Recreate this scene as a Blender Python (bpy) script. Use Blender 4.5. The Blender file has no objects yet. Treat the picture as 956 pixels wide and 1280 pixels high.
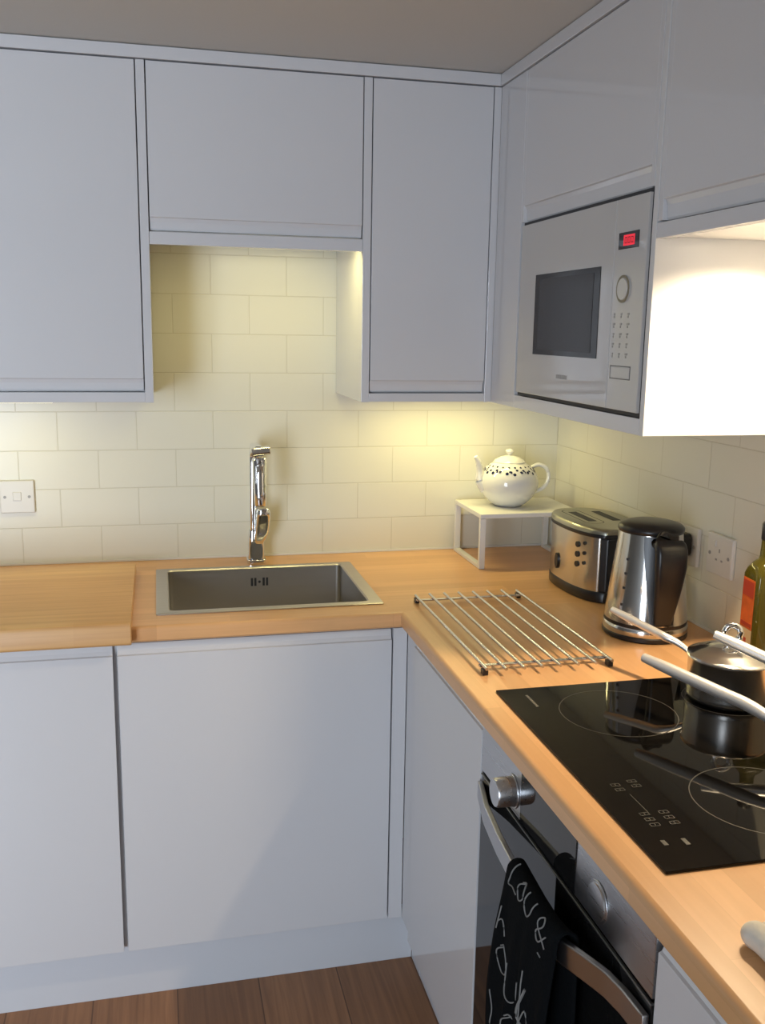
import bpy, bmesh, math, random
from mathutils import Vector, Matrix, Euler
random.seed(7)
PI = math.pi
COL = bpy.context.scene.collection
SC = bpy.context.scene

# ------------------------------------------------------------------ materials
def mat(name):
    m = bpy.data.materials.new(name); m.use_nodes = True
    nt = m.node_tree; b = nt.nodes['Principled BSDF']
    return m, nt, b
def simple(name, col, rough=.5, metal=0., spec=.5, coat=0., var=0., scale=30., bump=0.):
    m, nt, b = mat(name)
    b.inputs['Base Color'].default_value = (*col, 1); b.inputs['Roughness'].default_value = rough
    b.inputs['Metallic'].default_value = metal; b.inputs['Specular IOR Level'].default_value = spec
    b.inputs['Coat Weight'].default_value = coat; b.inputs['Coat Roughness'].default_value = .03
    if var or bump:
        tc = nt.nodes.new('ShaderNodeTexCoord'); n = nt.nodes.new('ShaderNodeTexNoise')
        n.inputs['Scale'].default_value = scale; n.inputs['Detail'].default_value = 4
        nt.links.new(tc.outputs['Object'], n.inputs['Vector'])
        if var:
            mx = nt.nodes.new('ShaderNodeMix'); mx.data_type = 'RGBA'
            mx.inputs[6].default_value = (*[c*(1-var) for c in col], 1); mx.inputs[7].default_value = (*[min(1, c*(1+var)) for c in col], 1)
            nt.links.new(n.outputs['Fac'], mx.inputs[0]); nt.links.new(mx.outputs[2], b.inputs['Base Color'])
        if bump:
            bp = nt.nodes.new('ShaderNodeBump'); bp.inputs['Strength'].default_value = bump; bp.inputs['Distance'].default_value = .002
            nt.links.new(n.outputs['Fac'], bp.inputs['Height']); nt.links.new(bp.outputs['Normal'], b.inputs['Normal'])
    return m
def emis(name, col, s):
    m, nt, b = mat(name)
    b.inputs['Base Color'].default_value = (*col, 1)
    b.inputs['Emission Color'].default_value = (*col, 1); b.inputs['Emission Strength'].default_value = s
    return m
def brushed(name, col, rough, axis, strength=.08):
    m, nt, b = mat(name)
    b.inputs['Metallic'].default_value = 1; b.inputs['Base Color'].default_value = (*col, 1)
    tc = nt.nodes.new('ShaderNodeTexCoord'); mp = nt.nodes.new('ShaderNodeMapping'); n = nt.nodes.new('ShaderNodeTexNoise')
    s = [260, 260, 260]; s['xyz'.index(axis)] = 6
    mp.inputs['Scale'].default_value = s; n.inputs['Scale'].default_value = 1; n.inputs['Detail'].default_value = 2
    nt.links.new(tc.outputs['Object'], mp.inputs['Vector']); nt.links.new(mp.outputs['Vector'], n.inputs['Vector'])
    mr = nt.nodes.new('ShaderNodeMapRange'); mr.inputs['To Min'].default_value = rough*.7; mr.inputs['To Max'].default_value = rough*1.3
    nt.links.new(n.outputs['Fac'], mr.inputs['Value']); nt.links.new(mr.outputs['Result'], b.inputs['Roughness'])
    bp = nt.nodes.new('ShaderNodeBump'); bp.inputs['Strength'].default_value = strength; bp.inputs['Distance'].default_value = .0004
    nt.links.new(n.outputs['Fac'], bp.inputs['Height']); nt.links.new(bp.outputs['Normal'], b.inputs['Normal'])
    return m
def wood(name, along, stave_w, stave_l, c1, c2, cg, rough=.35, gap=.00025, gapcol=.93, grain=.5, off=(0, 0)):
    """staves or planks running along world axis `along`; objects using it are built with world coordinates"""
    m, nt, b = mat(name)
    N = nt.nodes.new; L = nt.links.new
    geo = N('ShaderNodeNewGeometry'); sep = N('ShaderNodeSeparateXYZ'); L(geo.outputs['Position'], sep.inputs[0])
    # across = other horizontal axis minus height, so that the front edge gets staves too
    al = sep.outputs['X' if along == 'x' else 'Y']; ac0 = sep.outputs['Y' if along == 'x' else 'X']
    sub = N('ShaderNodeMath'); sub.operation = 'ADD'; L(ac0, sub.inputs[0]); L(sep.outputs['Z'], sub.inputs[1])
    a1 = N('ShaderNodeMath'); a1.operation = 'ADD'; L(al, a1.inputs[0]); a1.inputs[1].default_value = 10+off[0]
    a2 = N('ShaderNodeMath'); a2.operation = 'ADD'; L(sub.outputs[0], a2.inputs[0]); a2.inputs[1].default_value = 10+off[1]
    cb = N('ShaderNodeCombineXYZ'); L(a1.outputs[0], cb.inputs[0]); L(a2.outputs[0], cb.inputs[1])
    br = N('ShaderNodeTexBrick'); L(cb.outputs[0], br.inputs['Vector'])
    br.inputs['Scale'].default_value = 1; br.inputs['Brick Width'].default_value = stave_l; br.inputs['Row Height'].default_value = stave_w
    br.inputs['Mortar Size'].default_value = gap; br.inputs['Mortar Smooth'].default_value = .3; br.offset = .37; br.offset_frequency = 3; br.squash = .8; br.squash_frequency = 2
    br.inputs['Color1'].default_value = (*c1, 1); br.inputs['Color2'].default_value = (*c2, 1)
    br.inputs['Mortar'].default_value = (*[c*gapcol for c in c2], 1); br.inputs['Bias'].default_value = 0
    mp = N('ShaderNodeMapping'); mp.inputs['Scale'].default_value = (3, 70, 1); L(cb.outputs[0], mp.inputs['Vector'])
    n = N('ShaderNodeTexNoise'); n.inputs['Scale'].default_value = 1; n.inputs['Detail'].default_value = 6; n.inputs['Distortion'].default_value = .6; L(mp.outputs[0], n.inputs['Vector'])
    mp2 = N('ShaderNodeMapping'); mp2.inputs['Scale'].default_value = (2, 9, 1); L(cb.outputs[0], mp2.inputs['Vector'])
    n2 = N('ShaderNodeTexNoise'); n2.inputs['Scale'].default_value = 1; n2.inputs['Detail'].default_value = 3; L(mp2.outputs[0], n2.inputs['Vector'])
    rp = N('ShaderNodeValToRGB'); rp.color_ramp.elements[0].position = .35; rp.color_ramp.elements[1].position = .72
    rp.color_ramp.elements[0].color = (0, 0, 0, 1); rp.color_ramp.elements[1].color = (1, 1, 1, 1); L(n.outputs['Fac'], rp.inputs[0])
    f = N('ShaderNodeMath'); f.operation = 'MULTIPLY'; f.inputs[1].default_value = grain; L(rp.outputs[0], f.inputs[0])
    mx = N('ShaderNodeMix'); mx.data_type = 'RGBA'; L(f.outputs[0], mx.inputs[0]); L(br.outputs['Color'], mx.inputs[6]); mx.inputs[7].default_value = (*cg, 1)
    mx2 = N('ShaderNodeMix'); mx2.data_type = 'RGBA'; f2 = N('ShaderNodeMath'); f2.operation = 'MULTIPLY'; f2.inputs[1].default_value = grain*.7
    L(n2.outputs['Fac'], f2.inputs[0]); L(f2.outputs[0], mx2.inputs[0]); L(mx.outputs[2], mx2.inputs[6]); mx2.inputs[7].default_value = (*cg, 1)
    L(mx2.outputs[2], b.inputs['Base Color']); b.inputs['Roughness'].default_value = rough
    bp = N('ShaderNodeBump'); bp.inputs['Strength'].default_value = .12; bp.inputs['Distance'].default_value = .001
    L(n.outputs['Fac'], bp.inputs['Height']); L(bp.outputs[0], b.inputs['Normal'])
    return m
def tiles(name, axis, col, grout):
    m, nt, b = mat(name); N = nt.nodes.new; L = nt.links.new
    geo = N('ShaderNodeNewGeometry'); sep = N('ShaderNodeSeparateXYZ'); L(geo.outputs['Position'], sep.inputs[0])
    a1 = N('ShaderNodeMath'); a1.operation = 'ADD'; L(sep.outputs[axis], a1.inputs[0]); a1.inputs[1].default_value = 10.0
    a2 = N('ShaderNodeMath'); a2.operation = 'ADD'; L(sep.outputs['Z'], a2.inputs[0]); a2.inputs[1].default_value = -.907+.102*20
    cb = N('ShaderNodeCombineXYZ'); L(a1.outputs[0], cb.inputs[0]); L(a2.outputs[0], cb.inputs[1])
    br = N('ShaderNodeTexBrick'); L(cb.outputs[0], br.inputs['Vector'])
    br.inputs['Scale'].default_value = 1; br.inputs['Brick Width'].default_value = .2; br.inputs['Row Height'].default_value = .102
    br.inputs['Mortar Size'].default_value = .0016; br.inputs['Mortar Smooth'].default_value = .6; br.offset = .5; br.offset_frequency = 2
    br.inputs['Color1'].default_value = (*col, 1); br.inputs['Color2'].default_value = (*[c*.985 for c in col], 1); br.inputs['Mortar'].default_value = (*grout, 1)
    L(br.outputs['Color'], b.inputs['Base Color']); b.inputs['Roughness'].default_value = .28
    inv = N('ShaderNodeMath'); inv.operation = 'SUBTRACT'; inv.inputs[0].default_value = 1; L(br.outputs['Fac'], inv.inputs[1])
    bp = N('ShaderNodeBump'); bp.inputs['Strength'].default_value = .5; bp.inputs['Distance'].default_value = .0012; L(inv.outputs[0], bp.inputs['Height'])
    n = N('ShaderNodeTexNoise'); n.inputs['Scale'].default_value = 14; L(geo.outputs['Position'], n.inputs['Vector'])
    bp2 = N('ShaderNodeBump'); bp2.inputs['Strength'].default_value = .06; bp2.inputs['Distance'].default_value = .004; L(n.outputs['Fac'], bp2.inputs['Height']); L(bp.outputs[0], bp2.inputs['Normal'])
    L(bp2.outputs[0], b.inputs['Normal'])
    return m

M = {}
M['gloss'] = simple('gloss_white_lacquer', (.66, .66, .68), .07, spec=.5)
M['carcass'] = simple('white_melamine', (.68, .68, .69), .3)
M['plinth'] = simple('white_plinth', (.64, .66, .70), .25)
M['dark'] = simple('shadow_gap_and_mark_dark', (.03, .03, .035), .6)  # shade of gaps and openings put into colour; also dark parts and kettle marks
M['ceiling'] = simple('ceiling_paint', (.60, .59, .56), .9, bump=.1, scale=120)
M['paint'] = simple('wall_paint', (.82, .81, .79), .85, bump=.1, scale=90)
M['left_darkened'] = simple('left_wall_darkened', (.17, .165, .155), .85, bump=.1, scale=90)  # unseen wall, darkened to cut bounce light on the side run
M['tile_x'] = tiles('white_wall_tiles', 'X', (.74, .72, .62), (.63, .60, .49))
M['tile_y'] = tiles('white_wall_tiles_side', 'Y', (.74, .72, .62), (.63, .60, .49))
M['work_x'] = wood('beech_worktop_back', 'x', .043, .52, (.86, .50, .235), (.66, .365, .16), (.54, .27, .11), .3, grain=.35)
M['work_y'] = wood('beech_worktop_side', 'y', .043, .52, (.80, .47, .225), (.64, .36, .165), (.54, .28, .12), .3, grain=.3)
M['board'] = wood('oak_board', 'x', .09, 1.3, (.84, .53, .22), (.72, .42, .165), (.46, .22, .08), .4, grain=.5, off=(.3, .02))
M['floor'] = wood('brown_oak_floor', 'y', .19, 1.9, (.50, .245, .11), (.37, .175, .075), (.19, .085, .038), .4, gap=.0018, gapcol=.25, grain=.75, off=(.35, .067))
M['steel'] = brushed('brushed_steel', (.60, .59, .57), .28, 'x')
M['sinksteel'] = brushed('sink_steel', (.50, .475, .45), .34, 'x', .03)
M['steel_y'] = brushed('brushed_steel_fascia', (.55, .56, .58), .3, 'y', .015)
M['polished'] = simple('polished_steel', (.66, .65, .63), .13, 1)
M['chrome'] = simple('chrome', (.82, .83, .85), .04, 1)
M['satin'] = simple('satin_chrome', (.62, .61, .58), .22, 1)
M['handle'] = simple('satin_handle_steel', (.95, .94, .92), .40, .82)
M['pansteel'] = simple('saucepan_steel', (.70, .67, .63), .27, 1)
M['trivetsteel'] = simple('trivet_steel', (.56, .56, .60), .24, 1)
M['barsteel'] = simple('handle_bar_steel', (.50, .50, .51), .3, 1)
M['trimsteel'] = simple('dull_trim_steel', (.22, .22, .22), .5, 1)
M['blackplastic'] = simple('black_plastic', (.012, .012, .014), .3)
M['blackglass'] = simple('black_glass', (.010, .010, .010), .04, spec=.5)
M['hobglass'] = simple('black_hob_glass', (.004, .0035, .003), .03, spec=.22)
M['mark'] = simple('grey_print', (.16, .155, .14), .4)
M['printdim'] = simple('dim_grey_print', (.05, .048, .042), .4)
M['greyprint'] = simple('mid_grey_print', (.33, .32, .31), .4)
M['mwfront'] = simple('microwave_white_glass', (.56, .55, .54), .06)
M['mwwin'] = simple('microwave_window_mesh', (.035, .031, .032), .15, spec=.15, var=.25, scale=400)
M['mwframe'] = simple('microwave_window_frame', (.018, .014, .014), .08, spec=.2)
M['ceramic'] = simple('white_ceramic', (.76, .75, .72), .06, coat=.3)
M['blue'] = simple('cobalt_print', (.02, .025, .07), .1)
M['powder'] = simple('white_powder_coat', (.76, .75, .72), .35)
M['plastic'] = simple('white_plastic', (.70, .68, .64), .3)
M['lid'] = simple('toaster_top_metal', (.36, .35, .29), .3, 1)
M['towel'] = simple('black_cotton', (.006, .007, .008), .95, spec=.05, var=.3, scale=300, bump=.4)
M['chalk'] = simple('white_chalk_print', (.24, .24, .235), .9, spec=.1)
M['cloth'] = simple('white_cotton', (.70, .67, .60), .9, bump=.4, scale=150)
M['red'] = emis('red_display', (1, .03, .06), .42)
M['label_o'] = simple('orange_label', (.62, .12, .02), .5, var=.4, scale=60)
M['label_r'] = simple('red_label', (.42, .045, .02), .5)
M['label_c'] = simple('cream_label', (.66, .52, .32), .5)
M['warm_lens'] = emis('lamp_lens_warm', (1, .85, .62), 14)
M['yellow_lens'] = emis('lamp_lens_yellow', (1, .93, .6), 2)
def glassmat():
    m, nt, b = mat('olive_glass')
    b.inputs['Base Color'].default_value = (.115, .10, .012, 1); b.inputs['Roughness'].default_value = .03
    b.inputs['Transmission Weight'].default_value = .45; b.inputs['IOR'].default_value = 1.45
    return m
M['bottle'] = glassmat()

# ------------------------------------------------------------------ mesh helpers
def off(parent):
    o = Vector((0, 0, 0))
    while parent is not None: o += Vector(parent.location); parent = parent.parent
    return o
def bm_new(): return bmesh.new()
def obj(name, bm, mats, parent=None, smooth=False, loc=None, bevel=0., segs=2, subsurf=0, angle=35):
    """bm in world coordinates; made local to the parent (or to loc)"""
    if not isinstance(mats, (list, tuple)): mats = [mats]
    d = off(parent) + (Vector(loc) if loc else Vector((0, 0, 0)))
    bmesh.ops.translate(bm, verts=bm.verts, vec=-d)
    bmesh.ops.recalc_face_normals(bm, faces=bm.faces)
    me = bpy.data.meshes.new(name); bm.to_mesh(me); bm.free()
    o = bpy.data.objects.new(name, me); COL.objects.link(o)
    for m in mats: me.materials.append(m)
    if parent: o.parent = parent
    if loc: o.location = loc
    if bevel:
        md = o.modifiers.new('bevel', 'BEVEL'); md.width = bevel; md.segments = segs; md.limit_method = 'ANGLE'; md.angle_limit = math.radians(40)
        md.harden_normals = False
    if subsurf:
        md = o.modifiers.new('sub', 'SUBSURF'); md.levels = subsurf; md.render_levels = subsurf
    if smooth:
        for p in me.polygons: p.use_smooth = True
        if angle and not subsurf:
            try:
                me.set_sharp_from_angle(angle=math.radians(angle))
            except Exception: pass
    return o
def thing(name, label, cat, loc=(0, 0, 0), group=None):
    o = bpy.data.objects.new(name, None); COL.objects.link(o); o.location = loc; o.empty_display_size = .05
    return tag(o, label, cat, group)
def tag(o, label, cat, group=None):
    o['label'] = label; o['category'] = cat
    if group: o['group'] = group
    return o
def struct(name, bm, m, **k):
    o = obj(name, bm, m, **k); o['kind'] = 'structure'; return o
def box(bm, x0, x1, y0, y1, z0, z1, mi=0):
    x0, x1 = sorted((x0, x1)); y0, y1 = sorted((y0, y1)); z0, z1 = sorted((z0, z1))
    v = [bm.verts.new(p) for p in ((x0, y0, z0), (x1, y0, z0), (x1, y1, z0), (x0, y1, z0), (x0, y0, z1), (x1, y0, z1), (x1, y1, z1), (x0, y1, z1))]
    for f in ((3, 2, 1, 0), (4, 5, 6, 7), (0, 1, 5, 4), (1, 2, 6, 5), (2, 3, 7, 6), (3, 0, 4, 7)):
        bm.faces.new([v[i] for i in f]).material_index = mi
    return bm
def B(*a): return box(bm_new(), *a)
def ring_loft(bm, rings, mi=0, cap0=True, cap1=True, closed=True):
    vs = [[bm.verts.new(p) for p in r] for r in rings]; n = len(vs[0])
    for a, b in zip(vs[:-1], vs[1:]):
        for i in range(n if closed else n-1):
            bm.faces.new([a[i], a[(i+1) % n], b[(i+1) % n], b[i]]).material_index = mi
    if cap0: bm.faces.new(list(reversed(vs[0]))).material_index = mi
    if cap1: bm.faces.new(vs[-1]).material_index = mi
    return bm
def lathe(bm, prof, cx, cy, n=48, mi=0, cap0=True, cap1=True):
    """prof: (radius, z) from bottom to top"""
    rings = [[(cx+r*math.cos(2*PI*i/n), cy+r*math.sin(2*PI*i/n), z) for i in range(n)] for r, z in prof]
    return ring_loft(bm, rings, mi, cap0, cap1)
def frame(t, up=Vector((0, 0, 1))):
    t = t.normalized()
    if abs(t.dot(up)) > .95: up = Vector((0, 1, 0))
    s = t.cross(up).normalized(); return s, s.cross(t).normalized()
def sweep(bm, pts, sect, mi=0, caps=True, scales=None, up=Vector((0, 0, 1))):
    """sect: list of (a,b) offsets in the side / up directions"""
    pts = [Vector(p) for p in pts]; rings = []
    for i, p in enumerate(pts):
        t = (pts[min(i+1, len(pts)-1)]-pts[max(i-1, 0)])
        s, u = frame(t, up); k = scales[i] if scales else 1
        rings.append([p+s*a*k+u*b*k for a, b in sect])
    return ring_loft(bm, rings, mi, caps, caps)
def circ(r, n=12): return [(r*math.cos(2*PI*i/n), r*math.sin(2*PI*i/n)) for i in range(n)]
def rrect(w, h, r, n=4):
    o = []
    for cx, cy, a0 in ((w/2-r, h/2-r, 0), (-w/2+r, h/2-r, 90), (-w/2+r, -h/2+r, 180), (w/2-r, -h/2+r, 270)):
        for k in range(n+1):
            a = math.radians(a0+90*k/n); o.append((cx+r*math.cos(a), cy+r*math.sin(a)))
    return o
def tube(bm, pts, r, n=12, mi=0, scales=None): return sweep(bm, pts, circ(r, n), mi, True, scales)
def spline(pts, n=8):
    P = [Vector(p) for p in pts]; P = [2*P[0]-P[1]]+P+[2*P[-1]-P[-2]]; out = []
    for i in range(1, len(P)-2):
        a, b, c, d = P[i-1:i+3]
        for k in range(n):
            t = k/n; out.append(.5*((2*b)+(c-a)*t+(2*a-5*b+4*c-d)*t*t+(3*b-a-3*c+d)*t**3))
    return out+[P[-2]]
def disc_along(bm, c, axis, r, d0, d1, n=32, mi=0):
    """short cylinder along axis ('x','y','z') from d0 to d1 at centre c (the other two coords)"""
    rs = []
    for d in (d0, d1):
        ring = []
        for i in range(n):
            a = 2*PI*i/n; p, q = c[0]+r*math.cos(a), c[1]+r*math.sin(a)
            ring.append({'x': (d, p, q), 'y': (p, d, q), 'z': (p, q, d)}[axis])
        rs.append(ring)
    return ring_loft(bm, rs, mi)
def copy_thing(root, delta, label):
    r = root.copy(); COL.objects.link(r); r.location = Vector(root.location)+Vector(delta); r['label'] = label
    for ch in root.children:
        c = ch.copy(); COL.objects.link(c); c.parent = r
        for g in ch.children:
            d = g.copy(); COL.objects.link(d); d.parent = c
    return r

# ------------------------------------------------------------------ the room
ZC = 2.131; YF = -4.2; XL = -3.4
struct('floor', B(XL-.1, .1, YF-.1, .1, -.1, 0), M['floor'])
struct('ceiling', B(XL-.1, .1, YF-.1, .1, ZC, ZC+.1), M['ceiling'])
struct('wall_back', B(XL-.1, .1, 0, .1, 0, ZC), M['tile_x'])
struct('wall_right', B(0, .1, YF-.1, 0, 0, ZC), M['tile_y'])
struct('wall_left', B(XL-.1, XL, YF-.1, 0, 0, ZC), M['left_darkened'])  # out of view, dark colour holds back bounce light
WX0, WX1, WZ0, WZ1 = -3.34, -2.14, .15, 2.0
bm = bm_new(); box(bm, XL, WX0, YF-.1, YF, 0, ZC); box(bm, WX1, 0, YF-.1, YF, 0, ZC); box(bm, WX0, WX1, YF-.1, YF, 0, WZ0); box(bm, WX0, WX1, YF-.1, YF, WZ1, ZC)
struct('wall_front', bm, M['paint'])
bm = bm_new()
box(bm, WX0, WX0+.05, YF-.08, YF-.02, WZ0, WZ1); box(bm, WX1-.05, WX1, YF-.08, YF-.02, WZ0, WZ1)
box(bm, WX0+.05, WX1-.05, YF-.08, YF-.02, WZ0, WZ0+.05); box(bm, WX0+.05, WX1-.05, YF-.08, YF-.02, WZ1-.05, WZ1)
box(bm, (WX0+WX1)/2-.025, (WX0+WX1)/2+.025, YF-.08, YF-.02, WZ0+.05, WZ1-.05)
struct('window_1', bm, M['powder'])

# ------------------------------------------------------------------ worktop (L-shaped, continuous, sink cut-out)
ZT, ZB, WD, WR = .91, .876, .600, .622
SX0, SX1, SY0, SY1 = -1.160, -.644, -.116, -.524
WL, WE = -2.2, -2.45
E_ = .008
def grid_slab(bm, xs, ys, keep, z0, z1, mi):
    V = {}
    def v(i, j):
        if (i, j) not in V: V[i, j] = bm.verts.new((xs[i], ys[j], z0))
        return V[i, j]
    fs = []
    for i in range(len(xs)-1):
        for j in range(len(ys)-1):
            if keep((xs[i]+xs[i+1])/2, (ys[j]+ys[j+1])/2):
                f = bm.faces.new([v(i, j), v(i+1, j), v(i+1, j+1), v(i, j+1)]); f.material_index = mi; fs.append(f)
    r = bmesh.ops.extrude_face_region(bm, geom=fs)
    bmesh.ops.translate(bm, verts=[g for g in r['geom'] if isinstance(g, bmesh.types.BMVert)], vec=(0, 0, z1-z0))
wt = thing('worktop', 'L-shaped beech stave worktop running under the sink and round the corner to the hob', 'worktop', (-.9, -.3, ZT))
hx0, hx1, hy0, hy1 = SX0+.02, SX1-.02, SY1+.02, SY0-.02
bm = bm_new()
grid_slab(bm, [WL, hx0, hx1, -WR+E_, -.001], [-WD+E_, hy0, hy1, -.001], lambda x, y: not (hx0 < x < hx1 and hy0 < y < hy1), ZB, ZT, 0)
prof = [(E_*0, ZT)] + [(E_*math.sin(a), ZT-E_+E_*math.cos(a)) for a in [PI/2*k/5 for k in range(1, 6)]] + [(E_, ZB+.004), (E_-.003, ZB), (0, ZB)]
def nose(bm, path_fn, npts):
    ring_loft(bm, [[path_fn(k, o, z) for o, z in prof] for k in range(npts)], 0)
nose(bm, lambda k, o, z: [(WL, -WD+E_-o, z), (-WR+E_-o, -WD+E_-o, z)][k], 2)
obj('worktop_section', bm, M['work_x'], wt, smooth=True, angle=30)
bm = bm_new()
box(bm, -WR+E_, -.001, WE, -WD+E_, ZB, ZT)
nose(bm, lambda k, o, z: [(-WR+E_-o, -WD+E_-o, z), (-WR+E_-o, WE, z)][k], 2)
obj('worktop_section', bm, M['work_y'], wt, smooth=True, angle=30)

# silicone / upstand line where wall meets worktop
struct('trim_1', B(WL, -.004, -.005, -.0005, ZT+.0005, ZT+.006), M['powder'])
struct('trim_2', B(-.005, -.0005, WE, -.006, ZT+.0005, ZT+.006), M['powder'])

# ------------------------------------------------------------------ doors with a rolled finger pull
def jdoor(bm, face, u0, u1, z0, z1, front, th=.02, pull='top', band=.027, ends=0., mi=0):
    """face 'y': front looks to -y at y=front; face 'x': front looks to -x at x=front"""
    def put(u, d, z): return (u, front+d, z) if face == 'y' else (front+d, u, z)
    def prism(pr, a, b):
        ring_loft(bm, [[put(a, d, z) for d, z in pr], [put(b, d, z) for d, z in pr]], mi)
    if pull == 'bottom':
        zb = z0+band
        scoop = [(0, zb), (.004, zb-.002), (.0075, zb-.010), (.009, z0+.004), (.011, z0)]
        full = [(th, z1), (0, z1)] + scoop + [(th, z0)]
        plain = [(th, z1), (0, z1), (0, z0), (th, z0)]
    elif pull == 'top':
        zb = z1-band
        scoop = [(.011, z1), (.009, z1-.004), (.0075, zb+.010), (.004, zb+.002), (0, zb)]
        full = [(th, z1)] + scoop + [(0, z0), (th, z0)]
        plain = [(th, z1), (0, z1), (0, z0), (th, z0)]
    else:
        full = plain = [(th, z1), (0, z1), (0, z0), (th, z0)]
    s = 1 if u1 > u0 else -1
    if ends:
        prism(plain, u0, u0+s*ends); prism(full, u0+s*ends, u1-s*ends); prism(plain, u1-s*ends, u1)
    else: prism(full, u0, u1)
    return bm

# ------------------------------------------------------------------ base units
FY = -.590; FX = -.613; ZP = .14; ZD = .868
def base_y(x0, x1, dx0, dx1, label):
    t = thing('base_cabinet', label, 'cabinet', ((x0+x1)/2, -.3, ZP))
    bm = bm_new()
    box(bm, x0, x0+.018, FY+.022, -.03, ZP, ZB-.001); box(bm, x1-.018, x1, FY+.022, -.03, ZP, ZB-.001)
    box(bm, x0+.018, x1-.018, FY+.022, -.03, ZP, ZP+.018); box(bm, x0+.018, x1-.018, -.048, -.03, ZP+.018, ZB-.02)
    box(bm, x0+.018, x1-.018, FY+.022, FY+.04, ZB-.03, ZB-.001)
    obj('carcass', bm, M['carcass'], t)
    obj('door', jdoor(bm_new(), 'y', dx0, dx1, ZP+.002, ZD, FY, pull='top', band=.024), M['gloss'], t, bevel=.0007)
    return t
base_y(-1.846, -1.2455, -1.843, -1.2525, 'glossy white base cabinet at the left edge, under the thick wooden board')
base_y(-1.2450, -.6385, -1.2425, -.6400, 'glossy white base cabinet under the stainless steel sink')
# corner post + blind corner door on the side run
t = thing('corner_base_cabinet', 'narrow white corner base cabinet turning from the sink run towards the oven', 'cabinet', (-.4, -.8, ZP))
obj('corner_post', B(-.6365, -.604, FY, FY+.05, ZP, ZB-.004), M['gloss'], t, bevel=.0007)
obj('filler_panel', B(FX+.010, FX+.03, -.6805, FY-.0005, ZP, ZB-.004), M['gloss'], t, bevel=.0007)
obj('door', jdoor(bm_new(), 'x', -.6830, -1.1335, ZP+.002, ZD, FX, pull='top', band=.010), M['gloss'], t, bevel=.0007)
bm = bm_new(); box(bm, FX+.022, -.03, -1.1350, -1.117, ZP, ZB-.001); box(bm, FX+.031, -.03, -1.117, -.70, ZP, ZP+.018); box(bm, -.048, -.03, -1.117, -.70, ZP+.018, ZB-.001)
obj('carcass', bm, M['carcass'], t)
t = thing('base_cabinet', 'white base cabinet in the bottom right corner, beyond the oven', 'cabinet', (-.4, -2.0, ZP))
obj('door', jdoor(bm_new(), 'x', -1.737, -2.33, ZP+.002, ZD-.002, FX, pull='top', band=.012), M['gloss'], t, bevel=.0007)
bm = bm_new(); box(bm, FX+.022, -.03, -1.752, -1.7345, ZP, ZB-.001); box(bm, FX+.022, -.03, -2.335, -2.317, ZP, ZB-.001); box(bm, FX+.022, -.03, -2.317, -1.752, ZP, ZP+.018); box(bm, -.05, -.03, -2.317, -1.752, ZP+.018, ZB-.001)
obj('carcass', bm, M['carcass'], t)
struct('baseboard_back', B(-1.85, -.566, -.552, -.536, 0, ZP-.001), M['plinth'], bevel=.001)
struct('baseboard_right', B(-.565, -.55, -2.4, -.6285, 0, ZP-.001), M['plinth'], bevel=.001)
struct('trim_3', B(-.5655, -.55, -.6280, -.5525, .0, ZP-.001), M['plinth'], bevel=.001)

# ------------------------------------------------------------------ wall units
DF = -.340; DX = -.335; UB, UT, UC = 1.364, 2.103, 2.129
def wall_unit_y(name, label, x0, x1, dx0, dx1, zb, zdoor, pl, pr_, recess=False):
    """side panels flush with the door front, bottom panel flush too; door inset"""
    t = thing(name, label, 'cabinet', ((x0+x1)/2, -.002, zb))
    if pl: obj('end_panel', B(x0, pl, DF, -.002, zb, UT-.002), M['gloss'], t, bevel=.001)
    if pr_: obj('end_panel', B(pr_, x1, DF, -.002, zb, UT-.002), M['gloss'], t, bevel=.001)
    a = pl or x0; b = pr_ or x1
    if recess:
        obj('bottom_rail', B(a, b, DF+.001, DF+.02, zb+.001, zdoor-.0035), M['gloss'], t, bevel=.001)
    else:
        obj('bottom_panel', B(a, b, DF+.001, -.002, zb+.001, zdoor-.0035), M['gloss'], t, bevel=.001)
    obj('carcass', B(a+.001, b-.001, DF+.024, -.003, zdoor-.003, UT-.003), M['carcass'], t)
    obj('door', jdoor(bm_new(), 'y', dx0, dx1, zdoor, UT-.003, DF, pull='bottom', band=.028), M['gloss'], t, bevel=.0007)
    return t
wcl = wall_unit_y('wall_cabinet', 'tall glossy white wall cabinet at the upper left, left of the sink niche', -1.76, -1.152, -1.757, -1.1735, UB, 1.391, 0, -1.171)
wcb = wall_unit_y('wall_cabinet', 'short wide white wall cabinet bridging above the sink and tap', -1.1515, -.6655, -1.1495, -.6675, 1.716, 1.748, 0, 0, True)
wcr = t = wall_unit_y('wall_cabinet', 'tall narrow white wall cabinet between the sink niche and the inner corner', -.665, -.3525, -.6435, -.3545, UB, 1.389, -.646, 0)
obj('corner_post', B(-.352, DX+.0005, DF, DF+.03, UB, UT-.002), M['gloss'], t, bevel=.001)

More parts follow.
